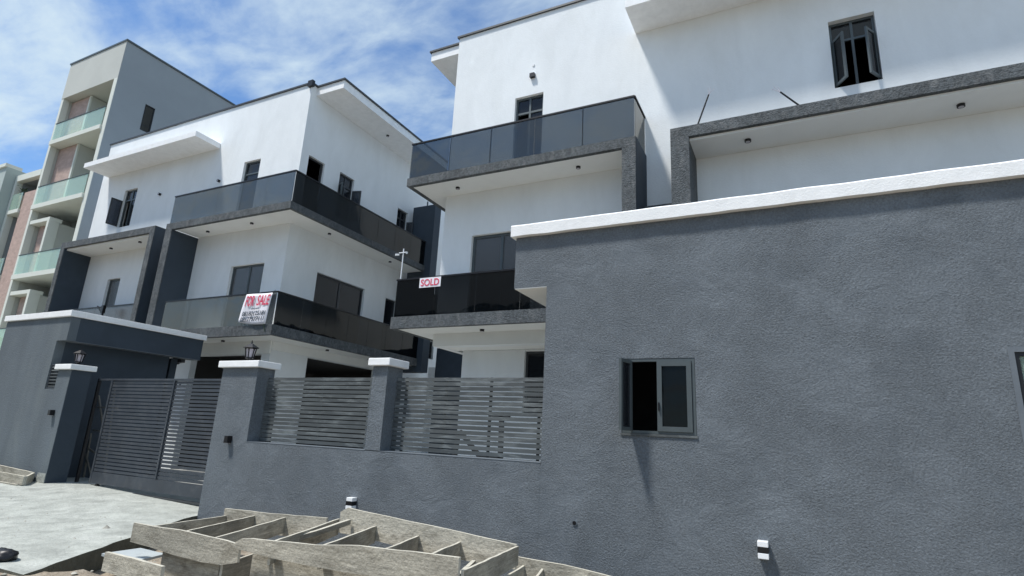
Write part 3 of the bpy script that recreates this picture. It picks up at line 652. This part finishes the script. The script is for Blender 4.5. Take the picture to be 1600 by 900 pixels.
for z in (4.35, 8.28, 12.2, 16.05):
    s_ = build('balcony', MB().box(XL+.23, XA-.33, YA-.12, YA+1.88, z, z+.24), 'trim', ap)
    g_ = MB(); g_.box(XL+.30, XA-.36, YA-.06, YA-.045, z+.245, z+1.30); build('glass_panel', g_, 'glass_clear', s_)
    build('handrail', MB().box(XL+.28, XA-.34, YA-.08, YA-.03, z+1.302, z+1.34), 'frame_dark', s_)
    hgt = 3.85 if z < 16 else 2.98
    low = z < 10; top = z+hgt-(.75 if low else .01)
    build('divider', MB().box(-34.62, -34.42, YA+.02, YA+.50, z+.25, top) if low else MB().box(-34.60, -34.45, YA+.42, YA+.50, z+.25, top), 'trim', ap)
    build('closet', MB().box(-36.40, -34.47, YA+.51, YA+1.88, z+.25, top-.005), 'beige', ap)
    if low: build('panel_head', MB().box(-36.38, -34.42, YA+.02, YA+.6, top+.002, top+.2), 'trim', ap)
    pk = build('panel_screen', MB().box(-36.40 if not low else -36.2, -34.60, YA+.43, YA+.505, z+.25, top-.01), 'pink', ap)
    window(ap, 'x', -32.6, -31.7, z+.25, z+2.5, YA+1.9, fm='frame_dark', name='balcony_door', glass='glass_dark')
    spot(ap, -33.2, YA+.9, z, .09)
lb = thing('apartment_building', 'lower apartment wing with pinkish pier and planted glass balcony, left of the tall block', 'building', (-38, 17, 0))
build('roof_frame', MB().box(-39.45, -36.7, YA, YA+.3, 14.35, 14.72).box(-39.45, -39.2, YA, YA+.3, 0, 14.348), 'trim', lb)
build('pier', MB().box(-38.0, -36.72, YA+.05, YA+.4, 0, 13.5), 'pink', lb)
build('recess_wall', MB().box(-39.3, -36.75, YA+1.8, YA+2.0, 0, 14.3).box(-39.4, -36.7, YA+.3, YA+8, 14.4, 14.7).box(-39.45, -39.25, YA+.3, YA+8, 0, 14.39), 'slate', lb)
for z in (4.6, 8.45, 12.3):
    s_ = build('balcony', MB().box(-39.19, -38.01, YA-.05, YA+1.78, z, z+.22), 'trim', lb)
    build('glass_panel', MB().box(-39.15, -38.03, YA-.02, YA-.005, z+.225, z+1.2), 'glass_clear', s_)
pl = MB(); random.seed(3)
for k in range(70):
    p = Vector((-38.6+random.gauss(0, .22), YA+.25+random.gauss(0, .1), 13.75+random.gauss(0, .16))); a = random.uniform(0, 6.28); q = Vector((math.cos(a), math.sin(a), random.uniform(-.4, .8)))*.16
    sd = q.cross(Vector((0, 0, 1))).normalized()*.035; pl.add([p, p+q*.5+sd, p+q, p+q*.5-sd], [(0,1,2,3)])
t = thing('potted_plant', 'dark leafy potted plant on the far left upper balcony', 'plant', (-38.6, YA+.3, 12.52))
build('foliage', pl, 'leaf', t); build('pot', MB().cyl((-38.6, YA+.3, 12.53), (-38.6, YA+.3, 13.45), .16, .22, 12), 'pink', t)
fb = thing('apartment_building', 'plain grey-green building at the far left edge of the view', 'building', (-45, 19, 0))
build('wall', MB().box(-52, -39.5, YA-.5, 24, 0, 15.1), 'sage', fb)
build('roof_edge', MB().box(-52.1, -39.5, YA-.6, YA+.2, 15.1, 15.3), 'trim', fb)
build('canopy', MB().box(-40.4, -39.5, YA-1.0, YA-.51, 12.6, 12.8), 'trim', fb)
build('balcony', MB().box(-45, -39.7, YA-1.2, YA-.51, 8.6, 8.8), 'trim', fb)
window(fb, 'x', -41.5, -40.3, 9.2, 11.2, YA-.6, sgn=1, rec=.03, fm='frame_dark', mull=(-40.9,))
# pale balcony of the next building down by the gatehouse
lo = thing('apartment_building', 'pale green glazed low balcony block glimpsed left of the gatehouse coping', 'building', (-37, 13, 0))
build('wall', MB().box(-40, -35.4, 13.0, 13.8, 0, 4.4), 'sage', lo)
build('balcony', MB().box(-40, -35.45, 12.4, 12.99, 4.1, 4.4), 'trim', lo)
build('glass_panel', MB().box(-40, -35.5, 12.45, 12.465, 4.405, 5.6), 'glass_clear', lo)

# added house behind the viewer, out of view: gives the balcony glass dark reflections
op = thing('added_opposite_house', 'added dark slate pitched-roof house, unseen across the street, mirrored in the balcony glass', 'house', (-26, -16, -.3))
build('wall', MB().wall('x', -44, -8, -.3, 10.5, -13.2, -13.0, [(x, x+1.6, z, z+1.5) for x in (-40, -35, -30, -25, -20, -15) for z in (1.2, 5.0)]).box(-44, -8, -22, -13.6, -.3, 10.49), 'navy', op)
r_ = MB(); r_.add([(-45, -12.2, 10.5), (-7, -12.2, 10.5), (-12, -18, 16.5), (-40, -18, 16.5), (-45, -23, 10.5), (-7, -23, 10.5)], [(0,1,2,3),(1,5,2),(5,4,3,2),(4,0,3),(0,4,5,1)])
build('roof', r_, 'navy', op)

# rear wall closing the passage between the houses
rw = thing('yard_wall', 'dark slate wall with a black door at the back of the passage between the houses', 'wall', (-11.5, 20, 0.1))
build('wall', MB().wall('x', -13.6, XR-.01, .1, 5.1, 20.0, 20.2, [(-9.9, -8.9, .1, 3.2)]), 'navy', rw)
build('door', MB().box(-9.88, -8.92, 20.05, 20.1, .12, 3.18), 'black', rw)
build('pier', MB().box(-13.95, -13.61, 20.0, 20.2, .1, 4.3), 'white', rw)

# ================================================================= SIGNS
bn = thing('banner', 'white FOR SALE banner with red letters tied to the left house balcony glass', 'sign', (-14.0, 11.15, 4.5))
q = [(-14.53, 5.35), (-13.42, 5.33), (-13.55, 4.42), (-14.70, 4.52)]
vb = MB(); nu, nv = 14, 10
def bpt(u, v):
    tx = (1-u)*q[0][0]+u*q[1][0]; tz = (1-u)*q[0][1]+u*q[1][1]; bx = (1-u)*q[3][0]+u*q[2][0]; bz = (1-u)*q[3][1]+u*q[2][1]
    sag = -.04*math.sin(math.pi*u)*v
    return ((1-v)*tx+v*bx, 11.165-.015*math.sin(u*7+v*3)-.01, (1-v)*tz+v*bz+sag)
vb.v = [bpt(i/nu, j/nv) for j in range(nv+1) for i in range(nu+1)]
vb.f = [(j*(nu+1)+i, (j+1)*(nu+1)+i, (j+1)*(nu+1)+i+1, j*(nu+1)+i+1) for j in range(nv) for i in range(nu)]; vb.mi = [0]*len(vb.f)
so = build('sheet', vb, 'banner', bn, smooth=True); m_ = so.modifiers.new('s', 'SOLIDIFY'); m_.thickness = .004
text_part('lettering', 'FOR', 'red', bn, (-14.30, 11.128, 5.13), .36, .31, (.17, 0))
text_part('lettering', 'SALE', 'red', bn, (-13.74, 11.128, 5.13), .50, .31, (.17, 0))
text_part('lettering', 'ENQUIRY', 'ink', bn, (-14.03, 11.128, 4.885), .32, .045, (.17, 0))
text_part('lettering', '08180125181', 'ink', bn, (-14.07, 11.128, 4.75), .95, .13, (.17, 0))
text_part('lettering', '08127977111', 'ink', bn, (-14.10, 11.128, 4.58), .97, .13, (.17, 0))
for (p, r_) in (((-14.5, 11.16, 5.33), (-14.56, 11.19, 5.42)), ((-13.44, 11.16, 5.31), (-13.38, 11.19, 5.42))): build('tie', MB().bar(p, r_, .01), 'black', bn)
build('tie', MB().bar((-13.6, 11.15, 4.42), (-13.55, 11.18, 4.2), .035, .01), 'leaf', bn)
sd = thing('sold_sign', 'small white SOLD sign with red letters on the right house lower balcony glass', 'sign', (-7.98, 11.2, 5.1))
build('board', MB().box(-8.30, -7.67, 11.20, 11.206, 5.115, 5.365), 'banner', sd)
text_part('lettering', 'SOLD', 'red', sd, (-7.985, 11.194, 5.24), .54, .175)

# ================================================================= LIGHTS AND SMALL FITTINGS
def lantern(label, x, y, z):
    t = thing('pillar_lantern', label, 'lantern', (x, y, z), 'lanterns on the gate pillars')
    b = MB().cyl((x, y, z), (x, y, z+.03), .09, .09, 12).cyl((x, y, z+.03), (x, y, z+.08), .035, .05, 10)
    build('base', b, 'black', t)
    cage = MB()
    for k in range(6):
        a = k*math.pi/3; c, s = math.cos(a), math.sin(a)
        cage.bar((x+c*.07, y+s*.07, z+.08), (x+c*.10, y+s*.10, z+.27), .014)
    cage.cyl((x, y, z+.08), (x, y, z+.095), .08, .08, 6); cage.cyl((x, y, z+.26), (x, y, z+.275), .11, .11, 6)
    build('cage', cage, 'black', t)
    build('glass', MB().cyl((x, y, z+.096), (x, y, z+.258), .062, .088, 6), 'lampglass', t)
    build('roof', MB().cyl((x, y, z+.276), (x, y, z+.285), .155, .15, 6).cyl((x, y, z+.286), (x, y, z+.36), .15, .035, 6).cyl((x, y, z+.36), (x, y, z+.43), .02, .006, 8), 'black', t)
lantern('black carriage lantern on the wide pillar right of the gate', -9.42, 7.53, 2.775)
lantern('black carriage lantern on the pillar left of the gate', -15.35, 7.56, 2.775)
def wall_lamp(label, x, z, w, h, kind):
    t = thing('wall_light', label, 'wall light', (x, Y0, z-h/2), 'outdoor lights on the street walls')
    if kind == 'bi':
        build('housing', MB().box(x-w/2, x+w/2, Y0-.11, Y0-.002, z-.028, z+.028), 'black', t)
        bevel(build('shade', MB().box(x-w/2, x+w/2, Y0-.11, Y0-.002, z+.03, z+h/2), 'lampwhite', t), .006)
        bevel(build('shade', MB().box(x-w/2, x+w/2, Y0-.11, Y0-.002, z-h/2, z-.03), 'lampwhite', t), .006)
    else:
        bevel(build('housing', MB().box(x-w/2, x+w/2, Y0-.10, Y0-.002, z-h/2, z+h/2), 'black', t), .006)
        build('lens', MB().box(x-w/3, x+w/3, Y0-.085, Y0-.02, z-h/2-.006, z-h/2-.001), 'lampglass', t)
wall_lamp('white and black block wall light low on the annex wall', -.462, .585, .11, .18, 'bi')
wall_lamp('white and black block wall light on the low wall behind the wooden formwork', -6.30, .53, .12, .17, 'bi')
wall_lamp('small black wall light on the wide pillar right of the gate', -9.33, 1.345, .095, .125, 'blk')
wall_lamp('small black wall light on the gatehouse front beside the gate pillar', -15.42, 1.66, .10, .12, 'blk')

cp_ = thing('security_camera', 'white security camera pole rising from the right house balcony corner', 'camera', (-8.98, 11.28, 5.35))
build('pole', MB().cyl((-8.98, 11.3, 4.42), (-8.98, 11.3, 6.25), .016, .014, 10), 'lampwhite', cp_)
build('arm', MB().bar((-9.10, 11.28, 6.14), (-8.84, 11.28, 6.14), .02), 'lampwhite', cp_)
for (a, b) in (((-9.10, 11.28, 6.09), (-9.15, 11.20, 6.07)), ((-8.86, 11.28, 6.11), (-8.79, 11.20, 6.09))):
    build('camera_head', MB().cyl(a, b, .024, .028, 12), 'lampwhite', cp_)
for i, (lab, p, q_) in enumerate((('black cable stub standing up from the grey frame nearest its left corner', (-1.64, 11.6, 8.21), (-1.31, 11.62, 9.12)),
                                 ('black cable stub leaning left on the grey frame below the open window', (.60, 11.6, 8.21), (.10, 11.62, 8.83)))):
    t = thing('cable_stub', lab, 'cable', p, 'cable ends above the grey frame')
    P, Q = Vector(p), Vector(q_)
    build('sheath', MB().cyl(P, Q, .02, .018, 8), 'black', t)
    w = MB(); D = (Q-P).normalized()
    for j in range(3): w.bar(Q, Q+D*.17+Vector((random.uniform(-.08, .08), 0, random.uniform(-.05, .05))), .008)
    build('wires', w, 'lampglass', t)
fl_ = thing('floodlight', 'dark floodlight on a bracket beside the gatehouse roof', 'light', (-17.0, 10.9, 3.0))
build('head', MB().bar((-16.75, 10.7, 3.32), (-16.2, 10.7, 3.36), .12, .16), 'frame_dark', fl_)
build('bracket', MB().bar((-17.0, 10.72, 3.2), (-16.4, 10.72, 3.25), .03), 'frame_dark', fl_)
build('cable', MB().cyl((-16.8, 10.7, 2.62), (-16.2, 10.7, 2.6), .015).cyl((-16.2, 10.7, 2.6), (-16.05, 10.7, 2.68), .015), 'black', fl_)
tr = thing('timber_trestle', 'rough brown timber trestle leaning behind the left end of the gate', 'trestle', (-16.2, 8.9, .1))
YT = 8.6
for (a, b) in (((-16.45, 2.15), (-15.75, .95)), ((-16.85, 1.15), (-15.95, .15)), ((-17.0, 1.28), (-15.3, 1.28)), ((-16.9, 1.85), (-15.6, 1.85)), ((-16.45, .85), (-15.7, .62)), ((-16.6, 2.3), (-16.3, .15)), ((-15.8, 2.3), (-15.4, .15))):
    build('pole', MB().bar((a[0]+.35, YT+random.uniform(-.05, .05), a[1]), (b[0]+.35, YT+random.uniform(-.05, .05), b[1]), .035), 'timber', tr)

mt = thing('metal_trestle', 'dark metal trestle frame seen through the right louvred fence panel', 'trestle', (-4.6, 8.9, .11))
for (a, b) in (((-4.60, 1.98), (-4.57, .12)), ((-4.80, 1.95), (-4.45, 1.95)), ((-5.42, 1.69), (-4.7, 1.02)), ((-5.45, 1.69), (-5.6, .12)), ((-4.95, 1.30), (-4.57, 1.30))): build('pole', MB().bar((a[0], 8.9, a[1]), (b[0], 8.9, b[1]), .07), 'frame_dark', mt)
yb = thing('floodlight', 'small black floodlight on a forked bracket standing behind the gatehouse coping', 'light', (-21.8, 11.1, 4.4))
build('bracket', MB().bar((-21.8, 11.12, 4.4), (-21.8, 11.12, 5.3), .05).bar((-21.82, 11.12, 5.12), (-22.22, 11.12, 5.42), .035), 'black', yb)
build('head', MB().box(-21.86, -21.74, 11.06, 11.16, 5.14, 5.42), 'black', yb)

# ================================================================= TIMBER FORMWORK
def bd(parent, pts, th=.032, **k):
    return build('board', MB().board(pts, th, mi=0, mi_edge=1, **k), ['wood', 'wood_edge'], parent)
fa = thing('timber_formwork', 'left weathered timber formwork frame lying beside the driveway edge', 'formwork', (-6.8, 5.4, -.3), 'timber drain formwork along the wall')
bd(fa, [(-7.56, 4.78, .375, .155), (-7.0, 4.78, .375, .13), (-6.66, 4.78, .385, .105), (-6.2, 4.78, .375, .10), (-5.86, 4.78, .365, .11), (-5.62, 4.78, .35, .17)])
bd(fa, [(-7.03, 4.87, .14, -.32), (-6.0, 4.87, .12, -.32)])
bd(fa, [(-7.98, 6.4, .37, .10), (-6.92, 6.4, .395, .12), (-5.92, 6.4, .445, .14)])
for (a, b) in (((-7.25, 4.8, .365), (-7.93, 6.38, .27)), ((-6.66, 4.8, .365), (-7.32, 6.38, .33)), ((-6.08, 4.8, .365), (-6.7, 6.38, .37))):
    bd(fa, [(a[0], a[1], a[2], a[2]-.20), (b[0], b[1], b[2], b[2]-.21)], .028)
bd(fa, [(-5.93, 4.83, .10, -.32), (-6.14, 5.43, .10, -.30)], .028)
fb_ = thing('timber_formwork', 'middle weathered timber formwork frame with a long pale front board', 'formwork', (-4.2, 5.4, -.3), 'timber drain formwork along the wall')
bd(fb_, [(-5.60, 4.70, .395, .345), (-5.52, 4.70, .435, .325), (-5.38, 4.70, .452, .32), (-5.03, 4.70, .468, .305), (-4.46, 4.70, .50, .30), (-3.92, 4.70, .56, .31), (-3.46, 4.70, .575, .33), (-2.77, 4.70, .60, .37)], .036)
bd(fb_, [(-5.49, 4.86, .27, -.32), (-3.0, 4.86, .27, -.32)])
bd(fb_, [(-5.60, 6.3, .56, .3), (-5.48, 6.3, .62, .3), (-4.89, 6.3, .585, .27), (-3.9, 6.3, .525, .22), (-2.98, 6.3, .47, .21)], .034)
for (a, b) in (((-5.10, 4.72, .445), (-5.68, 6.36, .46)), ((-4.41, 4.72, .49), (-4.99, 6.28, .45)), ((-3.65, 4.72, .54), (-4.32, 6.28, .41)), ((-3.16, 4.72, .55), (-3.72, 6.28, .41)), ((-2.75, 4.72, .49), (-2.96, 6.28, .455))):
    bd(fb_, [(a[0], a[1], a[2], a[2]-.22), (b[0], b[1], b[2], b[2]-.20)], .028)
bd(fb_, [(-5.25, 4.75, .40, .34), (-5.35, 5.6, .43, .37), (-5.40, 6.25, .49, .43)], .045)
bd(fb_, [(-2.8, 4.75, .45, .41), (-3.3, 5.9, .32, .28)], .04)
fc = thing('timber_formwork', 'right weathered timber formwork frame running low against the annex wall', 'formwork', (-2.5, 6.6, -.3), 'timber drain formwork along the wall')
bd(fc, [(-3.25, 6.9, .215, -.1), (-2.64, 6.9, .21, -.1), (-2.02, 6.9, .16, -.15), (-1.2, 6.9, .05, -.25)], .035)
bd(fc, [(-3.25, 5.3, .10, -.25), (-1.4, 5.3, .02, -.3)], .035)
for x in (-3.0, -2.45, -1.9): bd(fc, [(x-.1, 5.32, .06, -.18), (x-.45 if x > -2.9 else x-.15, 6.88, .13, -.1)], .028)
fd = thing('timber_formwork', 'weathered timber formwork corner at the left edge below the gatehouse', 'formwork', (-16.2, 7.0, 0), 'timber drain formwork along the wall')
bd(fd, [(-17.6, 6.9, .34, .16), (-16.2, 6.9, .33, .14), (-15.0, 6.9, .31, .13)], .04)
bd(fd, [(-17.6, 6.84, .15, .06), (-15.1, 6.84, .14, .06)], .04)
bd(fd, [(-15.02, 6.93, .31, .06), (-15.5, 7.27, .33, .1)], .04)
bd(fd, [(-17.6, 7.28, .42, .06), (-15.5, 7.28, .34, .08)], .04)
lp = bd(None, [(-7.21, 4.3, .15, -.05), (-6.7, 4.3, .145, -.06), (-6.17, 4.3, .13, -.08)], .04)
lp.name = 'loose_board'; tag(lp, 'loose short board standing in the dirt in front of the left formwork', 'board')
ps = MB(); c0, c1, c2, c3 = (-8.01, 4.72), (-8.0, 5.2), (-7.4, 5.15), (-7.25, 4.62)
ps.add([(*c0, -.03), (*c3, -.02), (*c2, -.02), (*c1, -.03), (*c0, -.06), (*c3, -.05), (*c2, -.05), (*c1, -.06)], [(0,1,2,3),(7,6,5,4),(4,5,1,0),(5,6,2,1),(6,7,3,2),(7,4,0,3)])
po = build('sheet_panel', ps, 'pvc'); tag(po, 'pale bluish sheet panel lying in the dirt between driveway and formwork', 'panel')

# rubble and loose stones on the verge
st = MB(); random.seed(11)
for k in range(420):
    x = random.uniform(-9.5, -1.2); y = random.uniform(3.3, 6.6)
    if x < -7.3-(y-3.7)*0.62 and y > 3.9: continue
    r = random.choice((.012, .018, .025, .04)) * random.uniform(.7, 1.3)
    z = zg(x, y)+r*.25; vs = []
    for (a, b) in ((0, -1), *[(i, 0) for i in range(5)], (0, 1)):
        if b: vs.append((x+random.uniform(-.3, .3)*r, y, z+b*r*.6))
        else:
            an_ = a*1.257+random.uniform(-.2, .2); vs.append((x+math.cos(an_)*r*random.uniform(.7, 1.2), y+math.sin(an_)*r, z+random.uniform(-.2, .2)*r))
    st.add(vs, [(0, 1+(i+1) % 5, 1+i) for i in range(5)]+[(6, 1+i, 1+(i+1) % 5) for i in range(5)])
for k in range(90):      # grit scattered on the drive
    x = random.uniform(-14, -7.9); y = random.uniform(3.8, 7.6)
    if x > -7.5-(y-3.6)*0.68: continue
    r = random.choice((.008, .012, .018))*random.uniform(.7, 1.2); z = zdrive(x)*min(1, max(0, (y-4.5)/3))
    st.add([(x-r, y, z), (x, y-r, z), (x+r, y, z), (x, y+r, z), (x, y, z+r*.9)], [(0,1,4), (1,2,4), (2,3,4), (3,0,4)])
st.add([(-9.6, 5.6, 0), (-9.54, 5.55, 0), (-9.5, 5.62, 0), (-9.55, 5.68, 0), (-9.55, 5.61, .05)], [(0,1,4), (1,2,4), (2,3,4), (3,0,4)])
build('rubble', st, 'stone', kind='stuff')
# dark bag at the drive's edge
bgm = bmesh.new(); bmesh.ops.create_icosphere(bgm, subdivisions=3, radius=1)
for v in bgm.verts:
    n_ = noise.noise(v.co*1.8)*.25; v.co = Vector((v.co.x*.20*(1+n_), v.co.y*.12*(1+n_), max(v.co.z, -.5)*.085*(1+n_)))
me = bpy.data.meshes.new('bag'); bgm.to_mesh(me); bgm.free(); me.materials.append(M['black']); me.polygons.foreach_set('use_smooth', [True]*len(me.polygons))
o = bpy.data.objects.new('crumpled_bag', me); COL.objects.link(o); o.location = (-8.30, 3.80, .04); tag(o, 'crumpled black bag lying on the driveway at the lower left edge', 'bag')
